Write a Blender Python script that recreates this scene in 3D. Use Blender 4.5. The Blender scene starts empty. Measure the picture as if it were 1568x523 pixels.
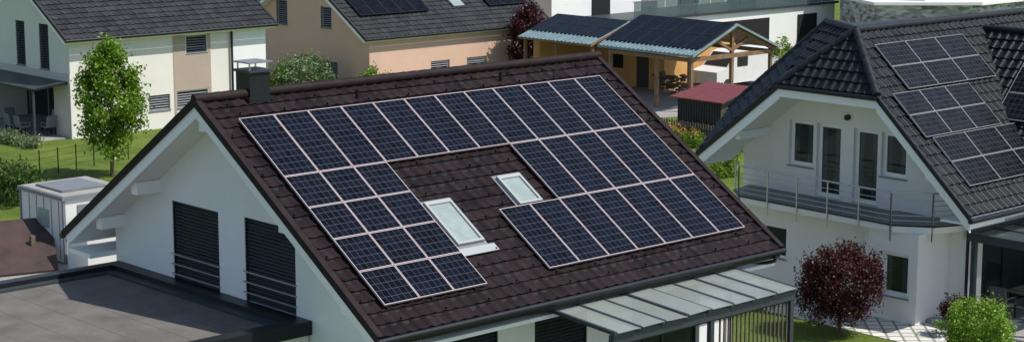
import bpy, math, random
import numpy as np
from mathutils import Vector
random.seed(7); rng=np.random.default_rng(7)
sc=bpy.context.scene
col=sc.collection

# ------------------------------------------------------------------ materials
def mat(name,c,rough=.6,var=.15,nscale=3.,bump=0.,bscale=40.,metal=0.,spec=.5,c2=None,tone=False,streak=0.):
    m=bpy.data.materials.new(name); m.use_nodes=True
    nt=m.node_tree; n=nt.nodes; l=nt.links
    b=n['Principled BSDF']; b.inputs['Roughness'].default_value=rough
    b.inputs['Metallic'].default_value=metal
    b.inputs['Specular IOR Level'].default_value=spec
    tc=n.new('ShaderNodeTexCoord')
    no=n.new('ShaderNodeTexNoise'); no.inputs['Scale'].default_value=nscale; no.inputs['Detail'].default_value=8
    no.inputs['Roughness'].default_value=.65
    l.new(tc.outputs['Object'],no.inputs['Vector'])
    r=n.new('ShaderNodeValToRGB')
    if c2 is None: c2=tuple(x*(1-var*1.3) for x in c); ch=tuple(min(1,x*(1+var*.8)) for x in c)
    else: ch=c
    r.color_ramp.elements[0].position=.3; r.color_ramp.elements[1].position=.7
    r.color_ramp.elements[0].color=(*c2,1); r.color_ramp.elements[1].color=(*ch,1)
    l.new(no.outputs['Fac'],r.inputs['Fac']); out=r.outputs['Color']
    if tone:
        at=n.new('ShaderNodeAttribute');at.attribute_name='tone'
        mr=n.new('ShaderNodeMapRange');mr.inputs['To Min'].default_value=.8;mr.inputs['To Max'].default_value=1.25
        l.new(at.outputs['Fac'],mr.inputs['Value'])
        x=n.new('ShaderNodeVectorMath');x.operation='SCALE';l.new(out,x.inputs[0]);l.new(mr.outputs[0],x.inputs['Scale']);out=x.outputs[0]
        mr2=n.new('ShaderNodeMapRange');mr2.inputs['To Min'].default_value=rough-.04;mr2.inputs['To Max'].default_value=rough+.1
        l.new(at.outputs['Fac'],mr2.inputs['Value']);l.new(mr2.outputs[0],b.inputs['Roughness'])
    if streak>0:
        mp=n.new('ShaderNodeMapping');mp.inputs['Scale'].default_value=(.8,.8,.35);l.new(tc.outputs['Object'],mp.inputs[0])
        n3=n.new('ShaderNodeTexNoise');n3.inputs['Scale'].default_value=.8;n3.inputs['Detail'].default_value=3;l.new(mp.outputs[0],n3.inputs['Vector'])
        mr=n.new('ShaderNodeMapRange');mr.inputs['From Min'].default_value=.3;mr.inputs['From Max'].default_value=.7;mr.inputs['To Min'].default_value=1-streak;mr.inputs['To Max'].default_value=1
        l.new(n3.outputs['Fac'],mr.inputs['Value'])
        x=n.new('ShaderNodeVectorMath');x.operation='SCALE';l.new(out,x.inputs[0]);l.new(mr.outputs[0],x.inputs['Scale']);out=x.outputs[0]
    l.new(out,b.inputs['Base Color'])
    if bump>0:
        n2=n.new('ShaderNodeTexNoise'); n2.inputs['Scale'].default_value=bscale; n2.inputs['Detail'].default_value=4
        l.new(tc.outputs['Object'],n2.inputs['Vector'])
        bp=n.new('ShaderNodeBump'); bp.inputs['Strength'].default_value=bump; bp.inputs['Distance'].default_value=.02
        l.new(n2.outputs['Fac'],bp.inputs['Height']); l.new(bp.outputs['Normal'],b.inputs['Normal'])
    return m
def glassmat(name,tint=(.03,.045,.045),mixf=.45,rough=.04):
    m=bpy.data.materials.new(name); m.use_nodes=True
    nt=m.node_tree;n=nt.nodes;l=nt.links
    b=n['Principled BSDF'];b.inputs['Base Color'].default_value=(*tint,1);b.inputs['Roughness'].default_value=rough
    t=n.new('ShaderNodeBsdfTransparent');t.inputs['Color'].default_value=(.8,.87,.85,1)
    x=n.new('ShaderNodeMixShader');x.inputs[0].default_value=mixf
    l.new(t.outputs[0],x.inputs[1]);l.new(b.outputs[0],x.inputs[2]);l.new(x.outputs[0],n['Material Output'].inputs['Surface'])
    return m
def leafmat(name,dark,light,trans=.3):
    m=bpy.data.materials.new(name); m.use_nodes=True
    nt=m.node_tree;n=nt.nodes;l=nt.links
    n.remove(n['Principled BSDF'])
    g=n.new('ShaderNodeNewGeometry'); r=n.new('ShaderNodeValToRGB')
    r.color_ramp.elements[0].color=(*dark,1); r.color_ramp.elements[1].color=(*light,1)
    l.new(g.outputs['Random Per Island'],r.inputs['Fac'])
    d=n.new('ShaderNodeBsdfDiffuse');t=n.new('ShaderNodeBsdfTranslucent');gl=n.new('ShaderNodeBsdfGlossy');gl.inputs['Roughness'].default_value=.45
    l.new(r.outputs['Color'],d.inputs['Color']);l.new(r.outputs['Color'],t.inputs['Color'])
    x=n.new('ShaderNodeMixShader');x.inputs[0].default_value=trans
    l.new(d.outputs[0],x.inputs[1]);l.new(t.outputs[0],x.inputs[2])
    y=n.new('ShaderNodeMixShader');y.inputs[0].default_value=.03
    l.new(x.outputs[0],y.inputs[1]);l.new(gl.outputs[0],y.inputs[2])
    l.new(y.outputs[0],n['Material Output'].inputs['Surface'])
    return m
def pvmat(name,cell=(.0035,.0045,.0085),line=(.065,.075,.10),lw=.027,rough=.18,spec=.12):
    m=bpy.data.materials.new(name); m.use_nodes=True
    nt=m.node_tree;n=nt.nodes;l=nt.links
    b=n['Principled BSDF'];b.inputs['Roughness'].default_value=rough;b.inputs['Specular IOR Level'].default_value=spec
    uv=n.new('ShaderNodeUVMap');s=n.new('ShaderNodeSeparateXYZ');l.new(uv.outputs[0],s.inputs[0])
    def edge(sock):
        f=n.new('ShaderNodeMath');f.operation='FRACT';l.new(sock,f.inputs[0])
        a=n.new('ShaderNodeMath');a.operation='SUBTRACT';l.new(f.outputs[0],a.inputs[0]);a.inputs[1].default_value=.5
        c=n.new('ShaderNodeMath');c.operation='ABSOLUTE';l.new(a.outputs[0],c.inputs[0])
        g=n.new('ShaderNodeMath');g.operation='GREATER_THAN';l.new(c.outputs[0],g.inputs[0]);g.inputs[1].default_value=.5-lw
        return g.outputs[0]
    mx=n.new('ShaderNodeMath');mx.operation='MAXIMUM';l.new(edge(s.outputs[0]),mx.inputs[0]);l.new(edge(s.outputs[1]),mx.inputs[1])
    fl=n.new('ShaderNodeVectorMath');fl.operation='FLOOR';l.new(uv.outputs[0],fl.inputs[0])
    wn=n.new('ShaderNodeTexWhiteNoise');l.new(fl.outputs[0],wn.inputs['Vector'])
    cr=n.new('ShaderNodeValToRGB');cr.color_ramp.elements[0].color=(*[x*.5 for x in cell],1);cr.color_ramp.elements[1].color=(*[x*1.7 for x in cell],1)
    l.new(wn.outputs['Value'],cr.inputs['Fac'])
    mc=n.new('ShaderNodeMixRGB');l.new(mx.outputs[0],mc.inputs[0]);l.new(cr.outputs[0],mc.inputs[1]);mc.inputs[2].default_value=(*line,1)
    l.new(mc.outputs[0],b.inputs['Base Color'])
    return m

WHITE=mat('white_render',(.81,.81,.80),.85,.025,1.2,.25,60,streak=.04)
WHITE2=mat('white_render_warm',(.80,.77,.75),.85,.03,1.,.25,60,streak=.04)
TRIM=mat('white_paint',(.85,.85,.84),.5,.03,2)
ROOF=mat('roof_tile_brown',(.0200,.0132,.0140),.45,.4,1.3,.2,90,spec=.12,tone=True)
ROOFR=mat('roof_trim_brown',(.022,.015,.016),.6,.3,3,.2,60,spec=.12)
ROOFD=mat('roof_tile_charcoal',(.0120,.0145,.0185),.38,.35,1.3,.2,90,spec=.2,tone=True)
ROOFDR=mat('roof_ridge_charcoal',(.020,.023,.028),.5,.3,3,.2,60,spec=.2)
ROOFG=mat('roof_tile_grey',(.036,.037,.041),.6,.25,1.,.2,60,spec=.2,tone=True)
DARK=mat('anthracite_metal',(.013,.015,.018),.4,.15,3,spec=.3)
DARK2=mat('anthracite_metal_light',(.04,.05,.058),.45,.12,3,spec=.3)
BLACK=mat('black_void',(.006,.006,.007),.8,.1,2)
SLAT=mat('blind_slat_dark',(.028,.034,.043),.4,.1,5)
SLATG=mat('blind_slat_grey',(.17,.18,.20),.5,.1,5)
GLASS=glassmat('window_glass')
GLASSP=glassmat('pergola_glass',(.46,.50,.47),.38,.06)
GLASSR=glassmat('balustrade_glass',(.10,.14,.15),.5,.05)
SKYL=mat('skylight_glass',(.27,.33,.31),.10,.12,3)
SKYF=mat('skylight_frame',(.34,.36,.36),.4,.05,2)
PV=pvmat('solar_cells'); PVB=pvmat('solar_cells_black',(.004,.005,.007),(.012,.014,.02),.03,.2,.1)
PVR=pvmat('solar_cells_grey',(.007,.0075,.010),(.06,.06,.07),.03,.25,.14)
FRAME=mat('solar_frame_pale',(.56,.46,.47),.5,.05,3)
FRAMEW=mat('solar_frame_silver',(.38,.38,.39),.4,.05,3)
FRAMEB=mat('solar_frame_black',(.02,.02,.022),.4,.05,3)
STEEL=mat('steel_rail',(.55,.56,.57),.3,.1,5,metal=.8)
WOOD=mat('timber_post',(.24,.14,.075),.7,.3,4,.3,30)
WOODD=mat('dark_timber',(.06,.05,.045),.75,.3,4,.3,30)
WOODG=mat('weathered_timber',(.13,.10,.075),.8,.3,4,.3,30)
ORANGE=mat('ochre_render',(.60,.34,.12),.85,.1,1.)
PINK=mat('peach_render',(.68,.45,.34),.85,.05,.7,.2,50,streak=.04)
OFFW=mat('offwhite_render',(.74,.71,.65),.85,.04,.8,.2,50,streak=.04)
GREIGE=mat('greige_render',(.56,.52,.47),.85,.05,.8,.2,50)
TAUPE=mat('taupe_render',(.42,.33,.27),.85,.05,.8)
BITU=mat('bitumen_roof',(.135,.124,.114),.9,.25,1.1,.7,70)
MAROON=mat('maroon_sheet',(.18,.05,.055),.5,.15,3)
CORTEN=mat('brown_board',(.052,.030,.026),.7,.35,1.5,.3,20)
TEAL=mat('teal_tile',(.20,.29,.32),.6,.2,2)
CONC=mat('concrete',(.30,.29,.27),.85,.2,1.2,.3,40)
BARK=mat('bark',(.11,.08,.055),.9,.3,8,.6,30)
CURT=mat('curtain',(.62,.66,.60),.9,.1,6)
PLAST=mat('white_plastic',(.66,.66,.64),.5,.06,2,streak=.06)
FAB=mat('grey_wicker',(.10,.10,.105),.8,.25,20)
RUBBER=mat('tyre',(.02,.02,.02),.8,.1,5)
FLOWY=leafmat('flower_petals',(.65,.48,.03),(.62,.12,.16))
L_GREEN=leafmat('leaf_spring',(.07,.15,.010),(.23,.37,.03),.4)
L_GREEN2=leafmat('leaf_green',(.035,.085,.012),(.12,.22,.03))
L_LIME=leafmat('leaf_lime',(.09,.19,.015),(.26,.40,.04))
L_RED=leafmat('leaf_maroon',(.020,.006,.008),(.10,.026,.028),.2)
L_HEDGE=leafmat('leaf_hedge',(.02,.05,.01),(.08,.15,.018))
L_SAGE=leafmat('leaf_sage',(.08,.13,.05),(.22,.30,.13))

# ------------------------------------------------------------------ builders
def empty(name,loc=(0,0,0)):
    o=bpy.data.objects.new(name,None); o.location=loc; col.objects.link(o); o.empty_display_size=.3
    return o
class MB:
    def __init__(s,name,parent=None):
        s.name=name;s.parent=parent;s.v=[];s.f=[];s.mi=[];s.m=[];s.sm=[]
    def mid(s,m):
        if m not in s.m: s.m.append(m)
        return s.m.index(m)
    def add(s,vs,fs,m,smooth=False):
        k=len(s.v); s.v+= [tuple(map(float,v)) for v in vs]; i=s.mid(m)
        for f in fs: s.f.append([k+j for j in f]); s.mi.append(i); s.sm.append(smooth)
    def box(s,x0,x1,y0,y1,z0,z1,m):
        vs=[(x0,y0,z0),(x1,y0,z0),(x1,y1,z0),(x0,y1,z0),(x0,y0,z1),(x1,y0,z1),(x1,y1,z1),(x0,y1,z1)]
        s.add(vs,[(0,3,2,1),(4,5,6,7),(0,1,5,4),(1,2,6,5),(2,3,7,6),(3,0,4,7)],m)
    def obox(s,o,a,b,c,m):
        o,a,b,c=[np.array(t,float) for t in (o,a,b,c)]
        vs=[o,o+a,o+a+b,o+b,o+c,o+a+c,o+a+b+c,o+b+c]
        s.add(vs,[(0,3,2,1),(4,5,6,7),(0,1,5,4),(1,2,6,5),(2,3,7,6),(3,0,4,7)],m)
    def lb(s,ax,c,a0,a1,d0,d1,z0,z1,m):
        if ax=='x': s.box(c+d0,c+d1,a0,a1,z0,z1,m)
        else: s.box(a0,a1,c+d0,c+d1,z0,z1,m)
    def poly(s,pts,m): s.add(pts,[tuple(range(len(pts)))],m)
    def slab(s,pts,t,mt,mb=None,ms=None):
        pts=[np.array(p,float) for p in pts]; n=len(pts)
        lo=[p-np.array([0,0,t]) for p in pts]
        s.add(pts,[tuple(range(n))],mt)
        s.add(lo,[tuple(range(n))[::-1]],mb or mt)
        for i in range(n):
            j=(i+1)%n; s.add([pts[i],pts[j],lo[j],lo[i]],[(0,1,2,3)],ms or mb or mt)
    def cyl(s,p0,p1,r,m,n=8,r1=None):
        p0=np.array(p0,float);p1=np.array(p1,float);r1=r if r1 is None else r1
        d=p1-p0;d/=np.linalg.norm(d)
        a=np.cross(d,[0,0,1] if abs(d[2])<.9 else [1,0,0]);a/=np.linalg.norm(a);b=np.cross(d,a)
        vs=[];
        for k in range(n):
            t=2*math.pi*k/n; u=a*math.cos(t)+b*math.sin(t); vs+=[p0+u*r,p1+u*r1]
        fs=[(2*k,2*((k+1)%n),2*((k+1)%n)+1,2*k+1) for k in range(n)]
        s.add(vs,fs,m,True)
        s.add([vs[2*k] for k in range(n)],[tuple(range(n))],m); s.add([vs[2*k+1] for k in range(n)],[tuple(range(n))[::-1]],m)
    def build(s):
        me=bpy.data.meshes.new(s.name); me.from_pydata(s.v,[],s.f)
        for m in s.m: me.materials.append(m)
        me.polygons.foreach_set('material_index',s.mi); me.polygons.foreach_set('use_smooth',s.sm)
        at=me.attributes.new('tone','FLOAT','FACE');at.data.foreach_set('value',[.4]*len(s.f))
        me.update()
        o=bpy.data.objects.new(s.name,me); col.objects.link(o)
        if s.parent is not None: o.parent=s.parent
        return o
def body(name,parent,prof,x0,x1,m,cuts):
    """prof: list of (y,z) extruded along X, with window recesses cut out"""
    n=len(prof)
    vs=[(x0,y,z) for y,z in prof]+[(x1,y,z) for y,z in prof]
    fs=[tuple(range(n)),tuple(range(2*n-1,n-1,-1))]+[(i,i+n,(i+1)%n+n,(i+1)%n) for i in range(n)]
    import bmesh
    me=bpy.data.meshes.new(name); me.from_pydata(vs,[],fs)
    bm=bmesh.new();bm.from_mesh(me);bmesh.ops.recalc_face_normals(bm,faces=bm.faces);bm.to_mesh(me);bm.free()
    me.materials.append(m)
    o=bpy.data.objects.new(name,me); col.objects.link(o)
    if cuts:
        cb=MB('cutter')
        for c in cuts: cb.box(*c,m)
        co=cb.build()
        bm=bmesh.new();bm.from_mesh(co.data);bmesh.ops.recalc_face_normals(bm,faces=bm.faces);bm.to_mesh(co.data);bm.free()
        md=o.modifiers.new('b','BOOLEAN');md.operation='DIFFERENCE';md.solver='EXACT';md.object=co
        dg=bpy.context.evaluated_depsgraph_get()
        nm=bpy.data.meshes.new_from_object(o.evaluated_get(dg))
        o.modifiers.clear(); o.data=nm; bpy.data.objects.remove(co)
    if parent is not None: o.parent=parent
    return o
def cut(ax,c,a0,a1,z0,z1,d=.24):
    return (c-.2,c+d,a0,a1,z0,z1) if ax=='x' else (a0,a1,c-.2,c+d,z0,z1)
def window(mb,ax,c,a0,a1,z0,z1,kind='glass',fr=None,mull=0,fw=.07,slat=None,pitch=.09,rails=0,curt=False):
    fr=fr or TRIM; D=.13
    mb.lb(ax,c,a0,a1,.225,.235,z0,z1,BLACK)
    if curt:
        mb.lb(ax,c,a0+.05,a0+(a1-a0)*.36,.19,.21,z0+.1,z1,CURT); mb.lb(ax,c,a0+(a1-a0)*.72,a1-.05,.19,.21,z0+.1,z1,CURT)
    g=.002
    mb.lb(ax,c,a0+g,a0+fw,D,D+.07,z0+g,z1-g,fr); mb.lb(ax,c,a1-fw,a1-g,D,D+.07,z0+g,z1-g,fr)
    mb.lb(ax,c,a0+fw,a1-fw,D,D+.07,z0+g,z0+fw,fr); mb.lb(ax,c,a0+fw,a1-fw,D,D+.07,z1-fw,z1-g,fr)
    for k in range(mull):
        t=a0+(a1-a0)*(k+1)/(mull+1); mb.lb(ax,c,t-.04,t+.04,D-.004,D+.066,z0+fw,z1-fw,fr)
    mb.lb(ax,c,a0+fw,a1-fw,D+.03,D+.04,z0+fw,z1-fw,GLASS)
    if kind=='blind':
        s=slat or SLAT; z=z0+.03
        while z<z1-.03:
            dz=rng.normal(0,.003)
            if ax=='x': mb.obox((c+.035,a0+.01,z+dz),(0,a1-a0-.02,0),(.05,0,.045),(0,0,.008),s)
            else: mb.obox((a0+.01,c+.035,z+dz),(a1-a0-.02,0,0),(0,.05,.045),(0,0,.008),s)
            z+=pitch
        mb.lb(ax,c,a0+.004,a0+.035,.02,.1,z0,z1-g,fr if fr is not TRIM else s); mb.lb(ax,c,a1-.035,a1-.004,.02,.1,z0,z1-g,fr if fr is not TRIM else s)
    mb.lb(ax,c,a0-.04,a1+.04,-.05,.12,z0-.035,z0-.003,SLATG if fr is TRIM else fr)
    for k in range(rails):
        z=z0+.22+k*.26; mb.lb(ax,c,a0-.05,a1+.05,-.045,-.012,z,z+.035,STEEL)
def tile_plane(name,parent,P0,ux,ud,W,S,tw,cl,m,poly=None,amp=.025,step=.035,prof=None,off=0.,rs=1):
    P0=np.array(P0,float);ux=np.array(ux,float);ud=np.array(ud,float)
    ux/=np.linalg.norm(ux);ud/=np.linalg.norm(ud);n=np.cross(ux,ud)
    if n[2]<0:n=-n
    prof=prof or [0,.02,.1,.45,1,.6]
    sub=len(prof); nt=max(1,round(W/tw)); nx=nt*sub
    xs=np.linspace(0,W,nx+1); ph=np.array([prof[i%sub] for i in range(nx+1)])*amp
    nc=max(1,round(S/cl)); cl=S/nc
    rows=[]
    for i in range(nc):
        for k in range(rs+1): rows.append(((i+k/rs)*cl,step*k/rs,i))
    V=[]
    jit=rng.normal(0,.004,(nc,nt+1)); tn_=rng.uniform(0,1,(nc,nt+1))
    til=np.minimum(np.arange(nx+1)//sub,nt)
    for s,o,i in rows:
        h=ph+o+off+jit[i][til]
        V.append(P0+xs[:,None]*ux+s*ud+h[:,None]*n)
    V=np.concatenate(V); F=[];T=[]
    w=nx+1
    def inside(x,s):
        c=False;j=len(poly)-1
        for i in range(len(poly)):
            xi,yi=poly[i];xj,yj=poly[j]
            if (yi>s)!=(yj>s) and x<(xj-xi)*(s-yi)/(yj-yi)+xi: c=not c
            j=i
        return c
    for r in range(len(rows)-1):
        sm=(rows[r][0]+rows[r+1][0])/2
        for i in range(nx):
            if poly is not None and not inside((xs[i]+xs[i+1])/2,sm): continue
            F.append((r*w+i,r*w+i+1,(r+1)*w+i+1,(r+1)*w+i));T.append(tn_[rows[r][2]][til[i]])
    me=bpy.data.meshes.new(name);me.from_pydata(V.tolist(),[],F);me.materials.append(m)
    at=me.attributes.new('tone','FLOAT','FACE');at.data.foreach_set('value',T);me.update()
    o=bpy.data.objects.new(name,me);col.objects.link(o)
    if parent is not None:o.parent=parent
    return o
def tile_poly(name,parent,pts,tw,cl,m,amp=.03,step=.04,rs=3,**k):
    P=[np.array(p,float) for p in pts]
    n=np.cross(P[1]-P[0],P[2]-P[0]);n/=np.linalg.norm(n)
    if n[2]<0:n=-n
    ux=np.cross([0,0,1],n);ux/=np.linalg.norm(ux);ud=np.cross(ux,n)
    if ud[2]>0:ud=-ud
    top=max(P,key=lambda p:p[2])
    xs=[(p-top)@ux for p in P];ss=[(p-top)@ud for p in P]
    x0=min(xs);s0=min(ss)
    P0=top+ux*x0+ud*s0
    poly=[(a-x0,b-s0) for a,b in zip(xs,ss)]
    o=tile_plane(name,parent,P0,ux,ud,max(xs)-x0,max(ss)-s0,tw,cl,m,poly,amp,step,rs=rs,**k)
    mb=MB(name+'_underlay',parent); mb.slab([p-n*.03 for p in P],.1,m,TRIM); mb.build()
    return o
def ridge(mb,p0,p1,m,r=.11,L=.38):
    p0=np.array(p0,float);p1=np.array(p1,float);d=p1-p0;D=np.linalg.norm(d);d/=D;k=max(1,round(D/L));L=D/k
    for i in range(k): mb.cyl(p0+d*L*i,p0+d*(L*(i+1)+.03),r*.93,m,12,r*1.03)
def pv(name,parent,P0,ux,ud,panels,m,fm,h=.1,fw=.022,th=.04):
    P0=np.array(P0,float);ux=np.array(ux,float);ud=np.array(ud,float);ux/=np.linalg.norm(ux);ud/=np.linalg.norm(ud)
    n=np.cross(ux,ud); n=n if n[2]>0 else -n
    V=[];F=[];UV=[];mb=MB(name+'_frames',parent)
    cnt=0
    for (x,s,w,hh,nu,nv) in panels:
        k=len(V);jz=rng.normal(0,.0025,4)
        a=P0+ux*x+ud*s+n*(h-.005)
        V+=[a+n*jz[0],a+ux*w+n*jz[1],a+ux*w+ud*hh+n*jz[2],a+ud*hh+n*(jz[0]+jz[2]-jz[1])];F.append((k,k+1,k+2,k+3))
        cnt+=20
        m_=.035
        UV+=[(cnt-m_,0-m_),(cnt+nu+m_,0-m_),(cnt+nu+m_,nv+m_),(cnt-m_,nv+m_)]
        b=P0+ux*x+ud*s+n*(h-th); g=.004; t=n*(th+.007)
        mb.obox(b+ux*g,ux*fw,ud*hh,t,fm); mb.obox(b+ux*(w-fw-g),ux*fw,ud*hh,t,fm)
        mb.obox(b+ux*(fw+g)+ud*g,ux*(w-2*fw-2*g),ud*fw,t,fm); mb.obox(b+ux*(fw+g)+ud*(hh-fw-g),ux*(w-2*fw-2*g),ud*fw,t,fm)
        mb.obox(b+ux*.1+ud*.3-n*.06,ux*(w-.2),ud*.04,n*.05,STEEL)
        mb.obox(b+ux*fw+ud*fw+n*.004,ux*(w-2*fw),ud*(hh-2*fw),n*.01,DARK)
    me=bpy.data.meshes.new(name+'_cells');me.from_pydata([tuple(v) for v in V],[],F);uvl=me.uv_layers.new(name='UVMap')
    for i,u in enumerate(UV): uvl.data[i].uv=u
    me.materials.append(m);me.update()
    o=bpy.data.objects.new(name+'_cells',me);col.objects.link(o)
    if parent is not None:o.parent=parent
    mb.build()
def leaves(name,parent,centers,sig,n,size,m):
    centers=np.array(centers,float);idx=rng.integers(0,len(centers),n)
    P=centers[idx]+rng.normal(0,1,(n,3))*sig
    P[:,2]=np.maximum(P[:,2],.03)
    A=rng.normal(0,1,(n,3));A/=np.linalg.norm(A,axis=1)[:,None]
    B=rng.normal(0,1,(n,3));B-=A*(A*B).sum(1)[:,None];B/=np.linalg.norm(B,axis=1)[:,None]
    sz=size*rng.uniform(.6,1.3,(n,1))
    V=np.stack([P-A*sz,P-B*sz*.55,P+A*sz,P+B*sz*.55],1).reshape(-1,3)
    F=[(4*i,4*i+1,4*i+2,4*i+3) for i in range(n)]
    me=bpy.data.meshes.new(name);me.from_pydata(V.tolist(),[],F);me.materials.append(m);me.update()
    o=bpy.data.objects.new(name,me);col.objects.link(o)
    if parent is not None:o.parent=parent
    return o
def tree(name,x,y,z0,h,cz,rx,rz,n,size,m,ncl=60,tr=.08,cone=0.,sig=.22):
    e=empty(name);mb=MB('trunk',e)
    top=np.array([x+rng.normal(0,.05),y+rng.normal(0,.05),cz+rz*.7])
    b=np.array([x,y,z0]);mid=b+(top-b)*.5+rng.normal(0,.04,3)
    mb.cyl(b,mid,tr,BARK,8,tr*.65);mb.cyl(mid,top,tr*.65,BARK,8,tr*.15)
    C=[]
    for k in range(ncl):
        t=rng.normal(0,1,3);t/=np.linalg.norm(t);r=rng.uniform(.35,1)**.5*rng.uniform(.78,1.1)
        zz=t[2]*r; f=1-cone*(zz+1)/2
        c=np.array([x+t[0]*r*rx*f,y+t[1]*r*rx*f,cz+zz*rz]);C.append(c)
        if k%3==0:
            q=b+(top-b)*min(.95,max(.25,(c[2]-z0-.2*rx)/(top[2]-z0)))
            mb.cyl(q,c,tr*.28,BARK,5,tr*.06)
    mb.build()
    leaves('foliage',e,C,sig,n,size,m)
    return e
def chair(x,y,z,a,m=None):
    m=m or FAB
    e=empty('garden_chair');mb=MB('chair_frame',e);c,s=math.cos(a),math.sin(a)
    def P(u,v,w):return np.array([x+u*c-v*s,y+u*s+v*c,z+w])
    X=np.array([c,s,0]);Y=np.array([-s,c,0]);Z=np.array([0,0,1.])
    mb.obox(P(-.27,-.27,.40),X*.54,Y*.54,Z*.06,m)
    mb.obox(P(-.27,.24,.46),X*.54,Y*.05+Z*.02,Z*.5+Y*.1,m)
    for u in(-.26,.22):
        for v in(-.26,.22): mb.obox(P(u,v,0),X*.04,Y*.04,Z*.4,DARK)
        mb.obox(P(u,-.25,.60),X*.05,Y*.5,Z*.03,m); mb.obox(P(u,-.25,.46),X*.04,Y*.04,Z*.14,m)
    mb.build()
def table(x,y,z,w,d,m=None):
    m=m or WOODD;e=empty('garden_table');mb=MB('table_top_and_legs',e)
    mb.box(x-w/2,x+w/2,y-d/2,y+d/2,z+.71,z+.75,m)
    for u in(-1,1):
        for v in(-1,1): cx=x+u*(w/2-.08);cy=y+v*(d/2-.08);mb.box(cx-.03,cx+.03,cy-.03,cy+.03,z,z+.71,DARK)
    mb.build()

# ------------------------------------------------------------------ ground
def groundmat():
    m=bpy.data.materials.new('grass');m.use_nodes=True;nt=m.node_tree;n=nt.nodes;l=nt.links
    b=n['Principled BSDF'];b.inputs['Roughness'].default_value=.95;b.inputs['Specular IOR Level'].default_value=.15
    tc=n.new('ShaderNodeTexCoord')
    a=n.new('ShaderNodeTexNoise');a.inputs['Scale'].default_value=.45;a.inputs['Detail'].default_value=7;a.inputs['Roughness'].default_value=.65
    c=n.new('ShaderNodeTexNoise');c.inputs['Scale'].default_value=9;c.inputs['Detail'].default_value=8;c.inputs['Roughness'].default_value=.8
    l.new(tc.outputs['Object'],a.inputs['Vector']);l.new(tc.outputs['Object'],c.inputs['Vector'])
    r=n.new('ShaderNodeValToRGB');r.color_ramp.elements[0].position=.32;r.color_ramp.elements[1].position=.68
    r.color_ramp.elements[0].color=(.07,.125,.016,1);r.color_ramp.elements[1].color=(.165,.22,.042,1)
    r2=n.new('ShaderNodeValToRGB');r2.color_ramp.elements[0].position=.3;r2.color_ramp.elements[1].position=.7
    r2.color_ramp.elements[0].color=(.5,.5,.5,1);r2.color_ramp.elements[1].color=(1.25,1.25,1.25,1)
    l.new(a.outputs['Fac'],r.inputs['Fac']);l.new(c.outputs['Fac'],r2.inputs['Fac'])
    x=n.new('ShaderNodeMixRGB');x.blend_type='MULTIPLY';x.inputs[0].default_value=1
    l.new(r.outputs[0],x.inputs[1]);l.new(r2.outputs[0],x.inputs[2]);l.new(x.outputs[0],b.inputs['Base Color'])
    bp=n.new('ShaderNodeBump');bp.inputs['Distance'].default_value=.06;l.new(c.outputs['Fac'],bp.inputs['Height']);l.new(bp.outputs[0],b.inputs['Normal'])
    return m
GRASS=groundmat()
GRAVEL=mat('gravel',(.30,.28,.25),.95,.3,14,.6,60)
ASPH=mat('asphalt',(.12,.12,.118),.9,.2,3,.4,60)
def pavemat():
    m=bpy.data.materials.new('paving_slabs');m.use_nodes=True;nt=m.node_tree;n=nt.nodes;l=nt.links
    b=n['Principled BSDF'];b.inputs['Roughness'].default_value=.85
    tc=n.new('ShaderNodeTexCoord');mp=n.new('ShaderNodeMapping');mp.inputs['Rotation'].default_value=(0,0,math.radians(45))
    l.new(tc.outputs['Object'],mp.inputs[0])
    k=n.new('ShaderNodeTexBrick');k.inputs['Scale'].default_value=1;k.offset=0
    k.inputs['Brick Width'].default_value=.42;k.inputs['Row Height'].default_value=.42;k.inputs['Mortar Size'].default_value=.04
    k.inputs['Color1'].default_value=(.66,.64,.61,1);k.inputs['Color2'].default_value=(.54,.53,.51,1);k.inputs['Mortar'].default_value=(.22,.23,.18,1)
    l.new(mp.outputs[0],k.inputs['Vector']);l.new(k.outputs['Color'],b.inputs['Base Color'])
    return m
PAVE=pavemat()
g=MB('ground');g.add([(-300,-200,0),(400,-200,0),(400,500,0),(-300,500,0)],[(0,1,2,3)],GRASS);g.build()
def sheet(name,pts,z,m):
    b=MB(name);b.slab([(x,y,z) for x,y in pts],z-.001,m);b.build()
sheet('paving_path',[(17.9,-20),(26,-20),(26,3),(18.1,3),(17.9,-3.2)],.02,PAVE)
sheet('gravel_yard',[(-8,8),(8.5,8),(8.5,15.9),(4.6,23),(-8,23)],.02,GRAVEL)
sheet('driveway_pavement',[(42.8,26.6),(47,25),(66,29),(66,41),(46,40)],.02,CONC)
sheet('asphalt_road',[(57,14),(66,14),(66,29),(57,27)],.015,ASPH)

# ------------------------------------------------------------------ MAIN HOUSE
RP=.5717;c_,s_=math.cos(RP),math.sin(RP);tn=math.tan(RP);ZR=7.735;L=13.81;WF=8.365;WBk=7.98
H=empty('white_house_with_solar_roof')
yF=-WF*c_;yB=WBk*c_
wins=[('x',.9,.46,2.58,2.63,4.78),('x',.9,-2.78,-.68,2.72,4.83)]
fws=[('y',-6.1,5.6,7.4,.3,2.45),('y',-6.1,9.0,11.6,.05,2.45),('y',-6.1,2.6,4.4,.9,2.45)]
gcuts=[cut(*w) for w in wins+fws]
zt=lambda y:ZR-.42-tn*abs(y)
body('walls',H,[(-6.1,0),(5.45,0),(5.45,zt(5.45)),(0,zt(0)),(-6.1,zt(6.1))],.9,12.9,WHITE,gcuts)
mb=MB('windows',H)
window(mb,*wins[0],kind='blind',fr=DARK,rails=3);window(mb,*wins[1],kind='blind',fr=DARK,rails=3)
window(mb,*fws[0],kind='blind',fr=DARK);window(mb,*fws[1],fr=DARK,mull=1);window(mb,*fws[2],kind='blind',fr=DARK)
mb.build()
mb=MB('roof_structure',H)
dF=np.array([0,-c_,-s_]);nF=np.array([0,-s_,c_]);dB=np.array([0,c_,-s_]);nB=np.array([0,s_,c_])
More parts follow.
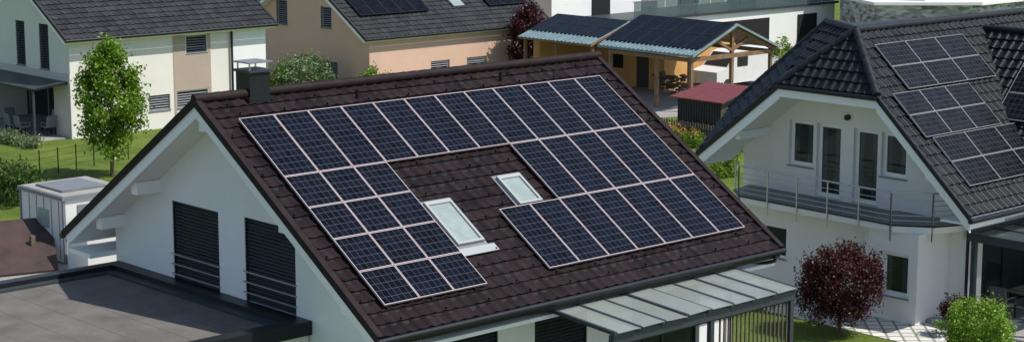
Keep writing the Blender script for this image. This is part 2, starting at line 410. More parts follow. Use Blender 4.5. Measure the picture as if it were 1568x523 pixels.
R0=np.array([0,0,ZR]);X=np.array([1.,0,0])
mb.obox(R0+X*.03-nF*.38+dF*.06,X*(L-.06),dF*(WF-.09),nF*.28,TRIM)
mb.obox(R0+X*.031-nB*.378+dB*.06,X*(L-.062),dB*(WBk-.09),nB*.28,TRIM)
mb.box(.032,.2,-.22,.22,ZR-.46,ZR-.16,TRIM)
mb.obox(R0+X*.02-nF*.10,X*(L-.04),dF*WF,nF*.05,DARK)
mb.obox(R0+X*.021-nB*.10,X*(L-.042),dB*WBk,nB*.05,DARK)
for xx in (-.03,L-.13):
    mb.obox(R0+X*xx-nF*.13,X*.16,dF*(WF+.03),nF*.18,ROOFR)
    mb.obox(R0+X*(xx+.002)-nB*.13,X*.158,dB*(WBk+.03),nB*.18,ROOFR)
for yy in (-3.25,3.25,-5.6,5.1):
    z=zt(yy)+.02
    mb.box(.2,.95,yy-.14,yy+.14,z-.32,z,TRIM)
mb.box(.2,.9,-.14,.14,zt(0)-.38,zt(0)-.05,TRIM)
for yw,ye,sg in((-6.1,yF,1),(5.45,yB,-1)):
    za=ZR-.40-tn*abs(ye)
    mb.box(.10,.9,min(yw,ye+sg*.12),max(yw,ye+sg*.12),za-.14,za-.02,TRIM)
    mb.box(.9,L-.15,min(yw,ye+sg*.12),max(yw,ye+sg*.12),za-.12,za-.03,TRIM)
ridge(mb,(-.02,0,ZR+.01),(L+.02,0,ZR+.01),ROOFR,.13,.36)
for ye,sg in((yF,-1),(yB,1)):
    z=ZR-tn*abs(ye)-.10
    mb.cyl((-.03,ye+sg*.06,z),(L+.03,ye+sg*.06,z),.075,DARK,10)
    mb.box(.1,L-.1,ye-.02 if sg<0 else ye-.05,ye+.05 if sg<0 else ye+.02,z-.17,z+.06,DARK)
mb.cyl((L-.35,yF-.05,3.05),(L-.35,yF-.05,2.85),.045,DARK);mb.cyl((L-.35,yF-.05,2.87),(12.7,-6.2,2.6),.05,DARK);mb.cyl((12.7,-6.2,2.6),(12.7,-6.2,0),.05,DARK)
mb.build()
tprof=[0,.0,.03,.1,.5,1,.75,.2]
tile_plane('roof_tiles_front',H,R0+nF*-.06+dF*.02,X,dF,L,WF,.33,.36,ROOF,amp=.038,step=.048,prof=tprof)
tile_plane('roof_tiles_back',H,R0+nB*-.06+dB*.02,X,dB,L,WBk,.33,.36,ROOF,amp=.038,step=.048,prof=tprof)
mb=MB('snow_hooks',H)
for r in range(1,23):
    s=r*.3637-.05
    for k in range(42):
        x=.25+k*.33+(.165 if r%2 else 0)
        if (k*7+r*5)%4==0 and x<L-.3: mb.obox(R0+X*x+dF*s+nF*0.0,X*.02,dF*.05,nF*.06,DARK)
for (x,s) in((4.6,.6),(9.6,.55)): mb.cyl(R0+X*x+dF*s-nF*.05,R0+X*x+dF*s+[0,0,.22],.05,ROOFR,10)
mb.build()
for (xa,xb,sa,sb,nm) in((3.86,4.70,3.95/c_,5.24/c_,'roof_window_large'),(6.60,7.38,3.55/c_,4.45/c_,'roof_window_small')):
    mb=MB(nm,H);o=R0+nF*-.03
    fw=.07
    mb.obox(o+X*(xa-.08)+dF*(sa-.1),X*(xb-xa+.16),dF*(sb-sa+.2),nF*.05,SLATG)
    for a,b,cc,d in((xa,xa+fw,sa,sb),(xb-fw,xb,sa,sb),(xa+fw,xb-fw,sa,sa+.12),(xa+fw,xb-fw,sb-fw,sb)):
        mb.obox(o+X*a+dF*cc+nF*.05,X*(b-a),dF*(d-cc),nF*.09,SKYF)
    mb.obox(o+X*(xa+fw)+dF*(sa+.12)+nF*.08,X*(xb-xa-2*fw),dF*(sb-sa-.12-fw),nF*.02,SKYL)
    if xa<5: mb.obox(o+X*(xa-.1)+dF*(sb+.1)+nF*.045,X*(xb-xa+.35),dF*.24,nF*.02,SKYF)
    mb.build()
w=1.03;x0=.697;s0=.943;ph=2.1945
P=[(x0+i*w,s0,w-.012,ph-.015,6,10) for i in range(12)]+[(x0+i*w,s0+ph,w-.012,ph-.015,6,10) for i in range(7,12)]+[(x0+i*w,s0+2*ph,w-.012,ph-.015,6,10) for i in range(5,12)]
P+=[(x0+i*w,s0+ph+j*1.114,w-.012,1.10,6,5) for i in range(3) for j in range(4)]
pv('solar_panels',H,R0,X,dF,P,PV,FRAME,h=.09,fw=.015)
mb=MB('chimney',H)
mb.box(1.52,2.12,-.16,.44,6.9,8.27,DARK);mb.box(1.47,2.17,-.21,.49,8.27,8.33,DARK2)
for a in(1.54,2.07):
    for b in(-.13,.38):mb.box(a,a+.03,b,b+.03,8.33,8.50,STEEL)
mb.box(1.46,2.18,-.22,.50,8.50,8.53,SLATG)
mb.box(1.40,2.24,-.30,.60,7.3,7.66,DARK)
mb.build()
G=MB('garage_flat_roof',H)
G.box(-15,.86,-3.3,5.15,0,2.45,WHITE);G.box(-15,.88,-3.35,5.2,2.45,2.56,BITU)
for (a,b,cc,d) in((-15,.88,-3.42,-3.02),(-15,.88,4.95,5.3),(.48,.885,-3.02,4.95)):
    G.box(a,b,cc,d,2.40,2.74,DARK)
G.box(.2,.48,-3.02,4.95,2.56,2.62,DARK2);G.box(-15,.2,4.7,4.95,2.56,2.62,DARK2);G.box(-15,.2,-3.02,-2.8,2.56,2.62,DARK2)
for i in range(1,16): G.box(.2-i*1.0-.004,.2-i*1.0+.004,-2.8,4.7,2.56,2.564,WOODG)
G.build()
PG=empty('glass_pergola')
mb=MB('frame',PG)
xa,xb=5.4,11.95;n=8
mb.box(xa,xb,-6.22,-6.11,2.78,2.92,DARK2);mb.box(xa,xb+.05,-8.98,-8.82,2.42,2.64,DARK2);mb.box(xa,xb+.05,-8.70,-8.6,2.28,2.40,DARK2)
for i in range(n+1):
    x=xa+(xb-xa)*i/n
    mb.obox((x-.04,-6.2,2.87),(.08,0,0),(0,-2.85,-.2),(0,0,.09),DARK2)
for x in(xa+.02,xa+(xb-xa)*.52,xb-.1):mb.box(x,x+.13,-8.96,-8.83,0,2.42,DARK2)
mb.box(xb-.06,xb+.05,-8.8,-6.2,2.28,2.42,DARK2)
mb.build()
mb=MB('glass_panes',PG)
for i in range(n):
    a=xa+(xb-xa)*i/n+.045;b=xa+(xb-xa)*(i+1)/n-.045;j=rng.normal(0,.006)
    mb.obox((a,-6.24,2.925+j),(b-a,0,rng.normal(0,.012)),(0,-2.86,-.2),(0,0,.012),GLASSP)
mb.build()
mb=MB('vertical_slats',PG)
k=9.2
while k<11.8: mb.box(k,k+.035,-8.91,-8.87,.1,2.4,WOODG);k+=.16
mb.build()
sheet('terrace_pavement',[(4.8,-9.4),(12.6,-9.4),(12.6,-6.1),(4.8,-6.1)],.03,CONC)
table(10.2,-7.6,.03,1.6,.9);chair(9.6,-8.3,.03,math.pi);chair(10.8,-8.3,.03,math.pi)

# ------------------------------------------------------------------ RIGHT HOUSE
Rh=empty('white_house_with_balcony')
m=.92;zy=lambda y:8.23+m*(y+3.8)
Pp=(21.0,-3.8,8.23);hL=(19.7,-1.95,6.57);hR=(19.7,-5.6,zy(-5.6));Lw=(19.7,1.45,3.95);Rw=(19.7,-8.95,zy(-8.95));R2=(22.3,-1.7,8.25);Q=(22.0,1.95,5.2)
tp=[0,.05,.35,.9,1,.9,.35,.05]
tile_poly('roof_front_slope',Rh,[Pp,hR,Rw,(36,-8.95,zy(-8.95)),(36,-3.8,8.23)],.3,.36,ROOFD,.05,.045,prof=tp)
tile_poly('roof_hip',Rh,[Pp,hL,hR],.3,.36,ROOFD,.05,.045,prof=tp)
tile_poly('roof_side_a',Rh,[Pp,R2,hL],.3,.36,ROOFD,.05,.045,prof=tp)
tile_poly('roof_side_b',Rh,[hL,R2,Q],.3,.36,ROOFD,.05,.045,prof=tp)
tile_poly('roof_side_c',Rh,[hL,Q,Lw],.3,.36,ROOFD,.05,.045,prof=tp)
mb=MB('roof_trim',Rh)
for a,b in((Pp,hL),(Pp,hR),(Pp,(36,-3.8,8.23)),(Pp,R2),(R2,Q)):
    a=np.array(a)+[0,0,.05];b=np.array(b)+[0,0,.05];ridge(mb,a,b,ROOFDR,.12,.38)
mb.poly([(21,-3.8,8.2),(36,-3.8,8.2),(36,3.5,3.9),(22,1.95,5.15),(22.3,-1.7,8.2)],ROOFD)
def barge(a,b,t,z0,z1,m):
    a=np.array(a,float);b=np.array(b,float);mb.obox(a+[0,0,z0],b-a,(t,0,0),(0,0,z1-z0),m)
barge(hL,Lw,.06,-.46,-.13,TRIM);barge(hR,Rw,.06,-.46,-.13,TRIM);barge(hL,hR,.06,-.38,-.12,TRIM)
barge(np.array(hL)-[.05,0,0],np.array(Lw)-[.05,0,0],.12,-.13,.05,DARK);barge(np.array(hR)-[.05,0,0],np.array(Rw)-[.05,0,0],.12,-.13,.05,DARK)
mb.cyl((19.62,-1.9,6.5),(19.62,-5.65,6.5),.07,DARK);mb.cyl((19.6,-9.03,3.38),(36,-9.03,3.38),.08,DARK,10)
def soff(a,b):
    a=np.array(a)+[.06,0,-.2];b=np.array(b)+[.06,0,-.2];mb.slab([a,b,b+[1.7,0,0],a+[1.7,0,0]],.16,TRIM)
soff(hL,Lw);soff(hR,Rw);soff(hL,hR)
mb.box(19.8,35,-8.93,-7.9,3.2,3.26,TRIM)
for yy,zz in((-.2,4.95),(-7.4,4.6)):mb.box(19.85,21.3,yy-.1,yy+.1,zz-.3,zz-.05,TRIM)
mb.build()
rw=[('x',21.3,-2.08,-1.1,3.80,5.25),('x',21.3,-3.15,-2.2,2.95,5.25),('x',21.3,-4.55,-3.62,2.95,5.25),('x',21.3,-5.60,-4.66,3.9,5.25)]
body('upper_walls',Rh,[(-7.9,0),(.75,0),(.75,4.15),(-2.0,6.3),(-5.55,6.3),(-7.9,4.2)],21.3,35,WHITE2,[cut(*q) for q in rw]+[cut('y',-7.9,22,26,.05,2.3)])
gw=('x',19.7,-6.95,-5.95,.75,2.05)
body('ground_floor_walls',Rh,[(-4.9,0),(.2,0),(.2,2.7),(-4.9,2.7)],20.3,21.3,WHITE2,[cut('x',20.3,-1.9,-.9,1.0,2.0)])
body('ground_floor_bay',Rh,[(-7.25,0),(-5.5,0),(-5.5,2.7),(-7.25,2.7)],19.7,21.3,WHITE2,[cut(*gw)])
mb=MB('windows_and_balcony',Rh)
for q in rw: window(mb,*q,curt=True,fw=.12)
window(mb,*gw,curt=True,fw=.12);window(mb,'x',20.3,-1.9,-.9,1.0,2.0)
window(mb,'y',-7.9,22,26,.05,2.3,fr=DARK,mull=2)
mb.slab([(20.3,-4.9,2.7),(19.7,-5.5,2.7),(21.3,-5.5,2.7),(21.3,-4.9,2.7)],2.7,WHITE2)
mb.slab([(19.65,-.5,2.9),(19.5,-6.45,2.9),(20.2,-7.45,2.9),(21.3,-7.9,2.9),(21.3,.5,2.9),(20.3,.3,2.9)],.2,CONC,WHITE2)
mb.slab([(19.63,-.49,2.93),(19.48,-6.46,2.93),(20.18,-7.47,2.93),(21.29,-7.9,2.93),(21.29,.49,2.93),(20.3,.32,2.93)],.05,SLATG,DARK)
mb.box(21.24,21.3,-.55,-.35,5.25,5.45,DARK)
mb.cyl((21.18,-3.4,5.55),(21.3,-3.4,5.55),.09,DARK)
pts=[(20.35,.2),(19.7,-.5),(19.55,-6.42),(20.25,-7.38),(21.25,-7.8)]
for (xa_,ya_),(xb_,yb_) in zip(pts[:-1],pts[1:]):
    D=math.hypot(xb_-xa_,yb_-ya_);k=max(1,round(D/1.15))
    for i in range(k+1):
        t=i/k;x=xa_+(xb_-xa_)*t-.08;y=ya_+(yb_-ya_)*t;mb.cyl((x,y,2.45),(x,y,3.87),.026,STEEL,6)
    for z in(3.05,3.2,3.35,3.5,3.65):mb.cyl((xa_-.08,ya_,z),(xb_-.08,yb_,z),.012,STEEL,5)
    mb.cyl((xa_-.08,ya_,3.87),(xb_-.08,yb_,3.87),.03,STEEL,6)
mb.cyl((21.0,-8.05,3.3),(21.0,-8.05,0),.05,DARK)
mb.build()
sl=math.hypot(1,m);dR=np.array([0,-1/sl,-m/sl]);PR=np.array([0,-3.8,8.23])
S=lambda y:(-3.8-y)*sl
def grp(xa,xb,ya,yb,nc,nr):
    ww=(xb-xa)/nc;hh=(S(yb)-S(ya))/nr
    return [(xa+i*ww,S(ya)+j*hh,ww-.012,hh-.012,9,5) for i in range(nc) for j in range(nr)]
pv('solar_panels_right',Rh,PR,X,dR,grp(21.15,25.7,-4.3,-5.62,3,2)+grp(20.25,24.1,-5.68,-6.92,3,2)+grp(20.5,25.2,-6.95,-8.3,3,2),PVR,FRAMEW,h=.14,fw=.010)
zz=lambda x:7.9-1.05*(27.2-x)
tile_poly('dormer_slope',Rh,[(27.2,-4.1,zz(27.2)),(24.6,-6.9,zz(24.6)),(24.2,-9.9,zz(24.2)),(27.2,-9.9,zz(27.2))],.3,.36,ROOFD,.05,.045,prof=tp)
mb=MB('dormer_body',Rh);mb.slab([(27.2,-4.1,7.85),(27.2,-9.9,7.85),(30.2,-9.9,4.8),(30.2,-6.9,4.8)],.15,ROOFD,TRIM)
mb.slab([(24.7,-6.5,4.7),(24.7,-9.4,4.7),(27.2,-9.4,7.3),(27.2,-5,7.3)],2.2,WHITE2);mb.box(24.7,29.7,-9.4,-7.9,0,4.8,WHITE2)
ridge(mb,(27.2,-4.2,7.95),(27.2,-9.95,7.95),ROOFDR);mb.build()
a=1/math.hypot(1,1.05)
pv('solar_panels_dormer',Rh,(27.0,-9.7,zz(27.0)),(0,1,0),(-a,0,-1.05*a),[(i*1.7,.1+j*1.02,1.68,1.0,9,5) for i in range(2) for j in range(3)],PVR,FRAMEW,h=.14,fw=.012)
mb=MB('terrace_canopy',Rh)
mb.box(20.9,27,-11.2,-11.0,2.5,2.75,DARK2);mb.box(20.9,21.1,-11.0,-8.1,2.5,2.75,DARK2);mb.box(21.1,27,-8.2,-8.0,2.5,2.75,DARK2)
for i in range(1,6):mb.box(21.1+i*1.0,21.17+i*1.0,-11,-8.2,2.6,2.74,DARK2)
mb.box(21.1,27,-11,-8.2,2.7,2.712,GLASSR)
for x in(20.93,24.):mb.box(x,x+.14,-11.17,-11.03,0,2.5,DARK2)
mb.box(20.93,21.07,-8.35,-8.21,0,2.5,DARK2)
mb.box(20.2,27,-11.2,-6.9,.02,.14,CONC);mb.build()
table(22.9,-9.0,.14,1.4,.9);chair(22.3,-9.8,.14,math.pi);chair(23.3,-9.8,.14,math.pi);chair(22.0,-8.7,.14,math.pi/2);chair(23.9,-8.6,.14,-math.pi/2)

# ------------------------------------------------------------------ LEFT HOUSE
def gable_house(name,x0,x1,y0,y1,ze,m,oh,wallm,roofm,cuts,tw=.33,cl=.4,vx=.6):
    E=empty(name);yr=(y0+y1)/2;zr=ze+m*(yr-(y0-oh))
    z=lambda y:zr-m*abs(y-yr)-.3
    body('walls',E,[(y0,0),(y1,0),(y1,z(y1)),(yr,z(yr)),(y0,z(y0))],x0,x1,wallm,cuts)
    d=math.hypot(1,m);run=yr-(y0-oh)
    mb=MB('roof_structure',E)
    for sg in(-1,1):
        dd=np.array([0,sg/d,-m/d]);nn=np.array([0,sg*m/d,1/d]);O=np.array([x0-vx,yr,zr])
        mb.obox(O-nn*(.30+.001*sg)+X*.04,X*(x1-x0+2*vx-.08),dd*run*d,nn*.22,TRIM)
        for xx in(0,x1-x0+2*vx-.1):mb.obox(O+X*xx-nn*.1,X*.1,dd*(run*d+.03),nn*.15,roofm)
        mb.cyl((x0-vx,yr+sg*(run+.05),ze-.08),(x1+vx,yr+sg*(run+.05),ze-.08),.08,DARK)
        tile_plane('roof_tiles',E,O-nn*.05,X,dd,x1-x0+2*vx,run*d,tw,cl,roofm,amp=.05,step=.05)
    ridge(mb,(x0-vx,yr,zr),(x1+vx,yr,zr),roofm);mb.build()
    return E,zr,yr,d
lw=[('y',40,25.4,26.6,3.55,4.4),('y',40,24.8,26.6,.9,1.7),('y',40,23.2,24.4,.9,1.65),('y',40,20.4,21.8,3.4,4.25),('x',19,44.2,45.1,3.1,5.25),('x',19,41.9,42.8,3.1,5.25)]
LH,zr,yr,d=gable_house('grey_white_house',19,30.1,40,50,4.75,.6,.45,OFFW,ROOFG,[cut(*q) for q in lw]+[(18.5,21.2,41.6,48.2,-.1,2.55)],vx=.45)
mb=MB('windows_and_panels',LH)
for q in lw: window(mb,*q,kind='blind',slat=SLATG if q[0]=='y' else SLAT,fr=SLATG,rails=0,pitch=.12)
mb.box(24.65,26.8,39.975,40,1.75,3.5,TAUPE)
mb.box(24.65,25.35,39.975,40,3.5,4.55,TAUPE);mb.box(26.65,26.8,39.975,40,3.5,4.55,TAUPE);mb.box(24.65,24.78,39.975,40,.4,1.75,TAUPE);mb.box(26.65,26.8,39.975,40,.4,1.75,TAUPE)
mb.box(18.97,19,40,50,2.6,3.05,GREIGE)
mb.box(18.975,19,40,41.55,0,2.55,GREIGE)
mb.cyl((28.0,39.88,4.7),(28.0,39.88,0),.06,DARK)
mb.box(28.06,30.1,39.97,40,0,4.45,WHITE)
mb.box(21.1,21.16,41.6,48.2,.02,2.5,BLACK);mb.box(21.04,21.06,42,47.8,.05,2.4,GLASS)
for y in(42,43.9,45.8,47.7):mb.box(21.0,21.08,y,y+.1,.02,2.45,SLATG)
mb.slab([(19.2,40.2,2.72),(19.2,48.2,2.72),(17.2,48.2,2.5),(17.2,40.2,2.5)],.10,DARK2,DARK)
mb.box(17.2,17.3,40.3,40.4,0,2.45,DARK2);mb.box(17.2,17.3,45.2,45.3,0,2.45,DARK2)
mb.box(16.5,21.1,40.3,48.2,.0,.05,CONC)
mb.build()
table(18.6,42.9,.05,1.0,1.8,FAB);chair(17.75,42.4,.05,math.pi/2,SLATG);chair(17.75,43.4,.05,math.pi/2,SLATG);chair(19.4,42.9,.05,-math.pi/2,SLATG);chair(18.6,41.5,.05,math.pi,SLATG);chair(18.4,44.6,.05,0,SLATG)

# ------------------------------------------------------------------ PINK HOUSE
pw=[('y',42.7,43.3,44.7,.75,1.5),('y',42.7,46.0,47.5,.75,1.5),('x',38.9,50.3,51.4,3.3,4.7),('x',38.9,46.1,47.1,3.4,4.6),('x',38.9,45.6,48.2,.1,1.55)]
PH,zr,yr,d=gable_house('peach_house',38.9,52.0,42.7,54.5,3.15,.62,.3,PINK,ROOFG,[cut(*q) for q in pw],vx=.55)
mb=MB('windows',PH)
for q in pw: window(mb,*q,kind='blind',slat=SLATG,fr=TRIM,pitch=.12)
mb.build()
dd=np.array([0,-1/d,-.62/d]);O=np.array([0,yr,zr]);sy=lambda y:(yr-y)*d
pan=[(39.3+i*1.0,sy(47.3)+j*1.95,.99,1.93,6,10) for i in range(5) for j in range(2)]+[(48.9+i*1.0,sy(47.3)+j*1.95,.99,1.93,6,10) for i in range(3) for j in range(2)]
pv('solar_panels',PH,O,X,dd,pan,PVB,FRAMEB,h=.14)
mb=MB('roof_window',PH);nn=np.array([0,-.62/d,1/d]);mb.obox(O+X*46.3+dd*sy(45.3),X*.8,dd*1.3,nn*.12,SKYF);mb.obox(O+X*46.38+dd*(sy(45.3)+.1)+nn*.12,X*.64,dd*1.1,nn*.01,SKYL);mb.build()

# ------------------------------------------------------------------ CARPORT HOUSE
CH=empty('ochre_house_with_carport')
mb=MB('carport_frame',CH)
xr=50.05;zr2=4.4;ze2=3.0;x_l=46.6;x_r=53.5;ya,yb=25.8,32.7
mb.slab([(x_l,ya,ze2),(xr,ya,zr2),(xr,yb,zr2),(x_l,yb,ze2)],.12,TEAL,WOOD,TEAL)
mb.slab([(x_r,ya,ze2),(x_r,yb,ze2),(xr,yb,zr2),(xr,ya,zr2)],.12,TEAL,WOOD,TEAL)
for (x,y) in((46.9,28.6),(46.9,26.2),(50.05,26.2),(53.2,26.2),(53.2,32.0),(46.9,32.0)):
    mb.box(x-.09,x+.09,y-.09,y+.09,0,ze2-.1 if x!=xr else 4.1,WOOD)
mb.box(46.8,53.3,26.1,26.28,2.6,2.82,WOOD);mb.box(46.8,47.0,26.3,32.1,2.6,2.8,WOOD);mb.box(53.1,53.3,26.3,32.1,2.6,2.8,WOOD)
for sg in(-1,1):
    mb.obox((xr,26.12,2.9),(sg*1.6,0,.75),(0,.14,0),(0,0,.14),WOOD)
    mb.obox((xr,26.0,zr2-.32),(sg*3.4,0,-1.38),(0,.2,0),(0,0,.18),WOOD)
for k in range(22): mb.obox((x_l,ya+.02+k*.32,ze2+.01),(.62,0,.25),(0,.07,0),(0,0,.05),TEAL)
mb.build()
dl=np.array([x_l-xr,0,ze2-zr2]);dl/=np.linalg.norm(dl)
pv('solar_panels',CH,(xr,yb-.1,zr2),(0,-1,0),dl,[(i*1.13,.15+j*1.5,1.12,1.49,6,10) for i in range(6) for j in range(2)],PVB,FRAMEB,h=.10)
mb=MB('annex',CH)
mb.slab([(46.4,33.0,3.0),(49.5,33.0,4.05),(49.5,38.8,4.05),(46.4,38.8,3.0)],.12,TEAL,WOOD)
mb.slab([(49.5,33.0,4.05),(53,33,3.),(53,38.8,3.),(49.5,38.8,4.05)],.12,TEAL,WOOD)
for k in range(18): mb.obox((46.4,33.02+k*.32,3.01),(.8,0,.27),(0,.07,0),(0,0,.05),TEAL)
mb.box(52,58,32.8,40,0,2.85,ORANGE);mb.box(51.96,52,34,34.9,.05,2.1,WOODD);mb.box(51.96,52,36,37.2,1.0,2.0,BLACK)
mb.box(47.6,52,38.3,38.8,0,2.8,ORANGE)
for y in(33.2,36,38.5):mb.box(46.7,46.85,y,y+.15,0,2.9,WOOD)
mb.build()
d3=np.array([46.4-49.5,0,-1.05]);d3/=np.linalg.norm(d3)
pv('solar_panels_annex',CH,(49.5,38.7,4.05),(0,-1,0),d3,[(i*1.12,.1+j*1.15,1.11,1.14,6,7) for i in range(5) for j in range(2)],PVB,FRAMEB,h=.08)
cl=MB('firewood_stack');
for i in range(60):
    x=51+rng.uniform(0,.8);y=32.9-rng.uniform(0,2.2);z=rng.uniform(.1,1.1);cl.cyl((x,y,z),(x+.35,y,z),.07,WOODG,6)
cl.build()
V=empty('white_van');mb=MB('van_body',V)
def prof_x(y0,y1,pr,m):
    n=len(pr);vs=[(x,y0,z) for x,z in pr]+[(x,y1,z) for x,z in pr]
    mb.add(vs,[tuple(range(n)),tuple(range(2*n-1,n-1,-1))]+[(i,i+n,(i+1)%n+n,(i+1)%n) for i in range(n)],m)
vx=53.7;vy=30.4
prof_x(vy,vy+1.9,[(vx,.4),(vx,1.1),(vx+.9,1.3),(vx+1.7,2.05),(vx+2.2,2.15),(vx+5.2,2.15),(vx+5.3,2.0),(vx+5.3,.4)],PLAST)
mb.add([(vx+.93,vy+.1,1.36),(vx+.93,vy+1.8,1.36),(vx+1.66,vy+1.75,2.05),(vx+1.66,vy+.15,2.05)],[(0,1,2,3)],BLACK)
mb.box(vx+1.7,vx+2.6,vy-.015,vy,1.3,1.85,BLACK)
for x in(vx+.9,vx+4.4):
    for y in(vy+.02,vy+1.75):mb.cyl((x,y-.05,.34),(x,y+.2,.34),.34,RUBBER,16)
mb.build()
SH=empty('garden_shed');mb=MB('shed_body',SH)
mb.slab([(40.35,18.4,1.85),(42.9,18.9,2.2),(42.9,21.4,2.2),(40.35,21.1,1.85)],1.85,WOODD)
mb.slab([(40.1,18.1,1.97),(43.1,18.7,2.38),(43.1,21.6,2.38),(40.1,21.4,1.97)],.05,MAROON)
k=0
while k<3.1:
    mb.obox((40.1,18.12+k,1.975),(3.0,.45-.03*k,.41),(0,.04,0),(0,0,.03),MAROON);k+=.22
k=0
while k<2.6: mb.box(40.33,40.36,18.45+k,18.47+k,.05,1.8,BLACK);k+=.16
mb.build()
fe=MB('picket_fence')
for k in range(44):
    y=24.4-k*.16;x=39.6;fe.box(x,x+.03,y,y+.09,.05,.95+.04*(k%2),WOODG)
fe.box(39.63,39.67,17.5,24.5,.3,.38,WOODG);fe.box(39.63,39.67,17.5,24.5,.7,.78,WOODG);fe.build()

# ------------------------------------------------------------------ MODERN WHITE HOUSES
MH=empty('modern_white_house');mb=MB('lower_volume',MH)
mb.box(58.3,79,42,56,0,2.75,WHITE);mb.box(58.1,79.2,41.8,56,2.75,2.9,DARK2)
for i in range(14):
    x=59+i*1.42;mb.box(x,x+1.36,41.9,41.92,2.92,3.95,GLASSR)
mb.box(58.9,79,41.88,41.94,3.95,4.0,SLATG)
mb.box(66,72,41.93,42,.6,2.2,BLACK);mb.box(75,77,41.93,42,.2,2.2,BLACK)
mb.box(55.5,63.5,45.6,58,0,5.8,WHITE);mb.box(55.3,63.7,45.4,58.2,5.8,6.0,DARK);mb.box(59,60.6,45.54,45.6,2.9,4.9,BLACK)
mb.box(55.44,55.5,47,49.5,2.2,3.4,BLACK);mb.box(55.44,55.5,52,54,2.4,3.4,BLACK)
mb.box(66,79,46.5,56,2.9,5.8,OFFW);mb.box(68,70,46.44,46.5,3,5,BLACK);mb.box(73,76,46.44,46.5,3,5,BLACK);mb.build()
def stonemat():
    m=bpy.data.materials.new('stone_cladding');m.use_nodes=True;nt=m.node_tree;n=nt.nodes;l=nt.links
    b=n['Principled BSDF'];b.inputs['Roughness'].default_value=.9
    tc=n.new('ShaderNodeTexCoord');mp=n.new('ShaderNodeMapping');mp.inputs['Scale'].default_value=(2.2,2.2,6)
    l.new(tc.outputs['Object'],mp.inputs[0]);v=n.new('ShaderNodeTexVoronoi');v.inputs['Scale'].default_value=1.0;l.new(mp.outputs[0],v.inputs['Vector'])
    r=n.new('ShaderNodeValToRGB');r.color_ramp.elements[0].color=(.15,.145,.14,1);r.color_ramp.elements[1].color=(.58,.56,.54,1)
    s=n.new('ShaderNodeSeparateXYZ');l.new(v.outputs['Color'],s.inputs[0]);l.new(s.outputs[0],r.inputs['Fac']);l.new(r.outputs[0],b.inputs['Base Color'])
    return m
STONE=stonemat()
SW=empty('stone_clad_house');mb=MB('stone_volume',SW)
mb.slab([(74.6,35.2,3.3),(79.6,30.8,3.3),(90,30.6,3.3),(90,40,3.3),(77,40,3.3)],3.3,STONE)
mb.slab([(74.3,35.2,3.5),(79.5,30.5,3.5),(90.3,30.3,3.5),(90.3,40.2,3.5),(77,40.2,3.5)],.2,TRIM)
mb.box(77.5,90,33.5,42,3.5,7.5,WHITE);mb.box(82,85,33.44,33.5,3.9,5.8,BLACK);mb.build()

# ------------------------------------------------------------------ HUT & FOREGROUND LEFT
HU=empty('garden_container_hut');mb=MB('hut_body',HU)
mb.box(5.5,8.0,16.6,19.5,.05,2.15,PLAST);mb.box(5.42,8.08,16.52,19.58,2.15,2.28,SLATG);mb.box(5.5,8.0,16.6,19.5,2.28,2.30,CONC)
for x in(5.46,7.97):
    for y in(16.56,19.46):mb.box(x,x+.09,y,y+.09,.0,2.16,SLATG)
for k in range(5):mb.box(5.485,5.5,16.9+k*.5,16.93+k*.5,.1,2.1,SLATG)
mb.box(5.47,5.5,17.6,18.3,1.1,1.7,SKYL);mb.box(6.0,6.8,16.57,16.6,.1,1.95,SLATG)
mb.obox((5.8,17.2,2.31),(1.7,0,0),(0,1.8,0),(0,0,.06),SLATG)
mb.build()
bx=MB('storage_box');bx.box(5.2,7.9,14.6,15.9,.02,1.35,PLAST);bx.box(5.14,7.96,14.54,15.96,1.35,1.42,TRIM);bx.box(6.5,6.53,14.58,14.6,.1,1.3,SLATG)
bx.box(8.0,8.25,14.8,15.6,.1,1.15,WOODD);bx.build()
bd=MB('brown_panel_sheet');bd.obox((2.6,16.4,.05),(2.2,-.6,0),(1.2,2.6,1.2),(-.02,0,.05),CORTEN);bd.box(4.6,4.75,17.2,17.35,0,1.0,WOODG);bd.build()
fn=MB('wire_fence')
for k in range(8):
    x=11.0+k*1.0;fn.cyl((x,31.6+k*.25,0),(x,31.6+k*.25,1.1),.025,DARK,6)
for z in(.25,.5,.75,1.0):fn.cyl((11,31.6,z),(18,33.35,z),.006,DARK,4)
fn.build()

# ------------------------------------------------------------------ VEGETATION
tree('young_maple_tree',15.2,30.0,0,6.2,3.4,1.9,2.4,15000,.08,L_GREEN,ncl=120,tr=.09,cone=.6,sig=.18)
tree('purple_ball_tree',17.45,-6.25,0,2.9,1.50,1.30,1.06,21000,.045,L_RED,ncl=170,tr=.06,sig=.13)
tree('copper_beech_tree',49.3,41.0,0,4.3,2.7,1.4,2.0,12000,.08,L_RED,ncl=80,tr=.08,cone=.35,sig=.2)
tree('green_shrub',18.1,-10.4,0,1.8,.85,1.0,.8,15000,.04,L_LIME,ncl=100,tr=.05,sig=.12)
tree('red_shrub',19.6,-8.6,0,1.,.75,.4,.4,1800,.04,L_RED,ncl=25,tr=.03,sig=.08)
tree('garden_shrub',36.2,45.0,0,2.6,1.2,1.6,1.1,6000,.08,L_SAGE,ncl=60,tr=.05,sig=.2)
tree('garden_shrub',38.2,41.3,0,2.,.9,1.0,.8,2200,.08,L_GREEN,ncl=30,tr=.05,sig=.15)
tree('garden_shrub',34.4,45.8,0,2.,.9,1.2,.9,2200,.08,L_GREEN2,ncl=30,tr=.05,sig=.2)
tree('young_tree',55.2,27.0,0,3.4,2.2,.45,1.2,900,.07,L_GREEN,ncl=25,tr=.04,sig=.12)
tree('background_tree',97,34,0,7,4,3,3,6000,.16,L_GREEN2,ncl=70,tr=.15,sig=.5)
tree('background_tree',101,39,0,7,3,3,2.6,6000,.16,L_GREEN,ncl=70,tr=.15,sig=.5)
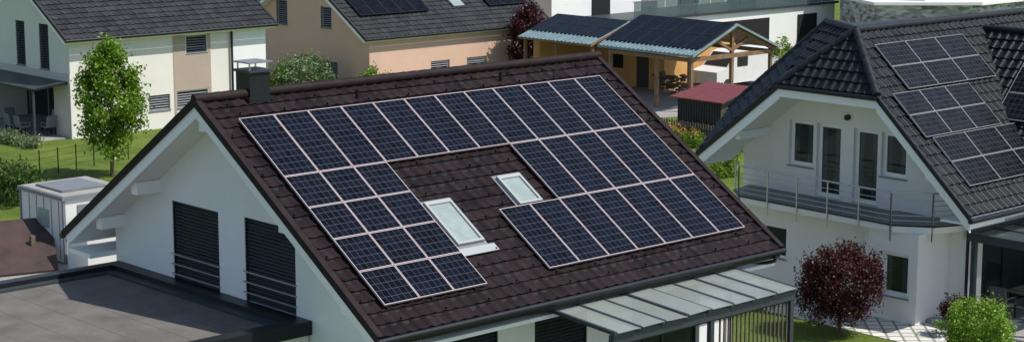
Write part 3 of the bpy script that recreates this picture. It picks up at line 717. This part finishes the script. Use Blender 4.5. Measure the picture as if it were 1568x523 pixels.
tree('background_tree',93,28,0,6,3,2.5,2.6,6000,.14,L_GREEN,ncl=70,tr=.15,sig=.4)
tree('garden_shrub',34.2,12.6,0,1.2,.5,.7,.5,1500,.06,L_GREEN,ncl=25,tr=.03,sig=.12)
tree('garden_shrub',37.0,15.2,0,1.2,.5,.7,.5,1500,.06,L_GREEN2,ncl=25,tr=.03,sig=.12)
def hedge(name,x0,x1,y0,y1,h,n,m,size=.06):
    C=[(rng.uniform(x0,x1),rng.uniform(y0,y1),h*rng.uniform(.2,1)) for _ in range(max(30,n//60))]
    e=empty(name);leaves('foliage',e,C,.13,n,size,m)
    b=MB('stems',e)
    for _ in range(14):
        x=rng.uniform(x0,x1);y=rng.uniform(y0,y1);b.cyl((x,y,0),(x,y,h*.8),.03,BARK,5)
    b.build()
hedge('clipped_hedge',8.6,10.4,26.3,33.0,1.25,16000,L_HEDGE)
hedge('lavender_border',16.0,16.6,38.5,42,.4,2500,L_SAGE)
hedge('flower_bed',38.4,39.2,18.0,22.5,.7,2500,L_GREEN)
e=empty('spring_flowers');leaves('petals',e,[(38.6+rng.uniform(-.3,.3),y,.8) for y in np.linspace(18.2,22.3,16)],.1,350,.05,FLOWY)
hedge('grey_red_shrubs',9.0,12.0,22.0,25.5,.8,4000,L_RED)
hedge('low_plants',8.2,9.4,15.2,16.2,.3,900,L_GREEN)
hedge('distant_trees',40,130,76,90,3.5,14000,L_GREEN2,.3)

# ------------------------------------------------------------------ light, world, camera
sv=np.array([.54,-.84,0]);el=math.radians(56);sv/=np.linalg.norm(sv)
sd=Vector((sv[0]*math.cos(el),sv[1]*math.cos(el),math.sin(el)))
lt=bpy.data.lights.new('sun','SUN');lt.energy=5.0;lt.angle=math.radians(.5);lt.color=(1,.95,.87)
lo=bpy.data.objects.new('sun',lt);col.objects.link(lo);lo.rotation_euler=sd.to_track_quat('Z','Y').to_euler()
W=bpy.data.worlds.new('World');sc.world=W;W.use_nodes=True;nt=W.node_tree
sk=nt.nodes.new('ShaderNodeTexSky');sk.sky_type='NISHITA';sk.sun_disc=False;sk.sun_elevation=el;sk.sun_rotation=math.atan2(sv[0],sv[1])
nt.links.new(sk.outputs[0],nt.nodes['Background'].inputs[0]);nt.nodes['Background'].inputs[1].default_value=.145
cd=bpy.data.cameras.new('camera');cd.sensor_width=36;cd.lens=2880.5/1568*36;cd.clip_end=1500;cd.clip_start=.5
co=bpy.data.objects.new('camera',cd);col.objects.link(co);co.location=(-24.806,-38.494,14.0)
co.rotation_euler=(math.pi/2-.1756,0,.8295-math.pi/2);sc.camera=co
sc.view_settings.view_transform='Standard';sc.view_settings.look='None';sc.view_settings.exposure=0
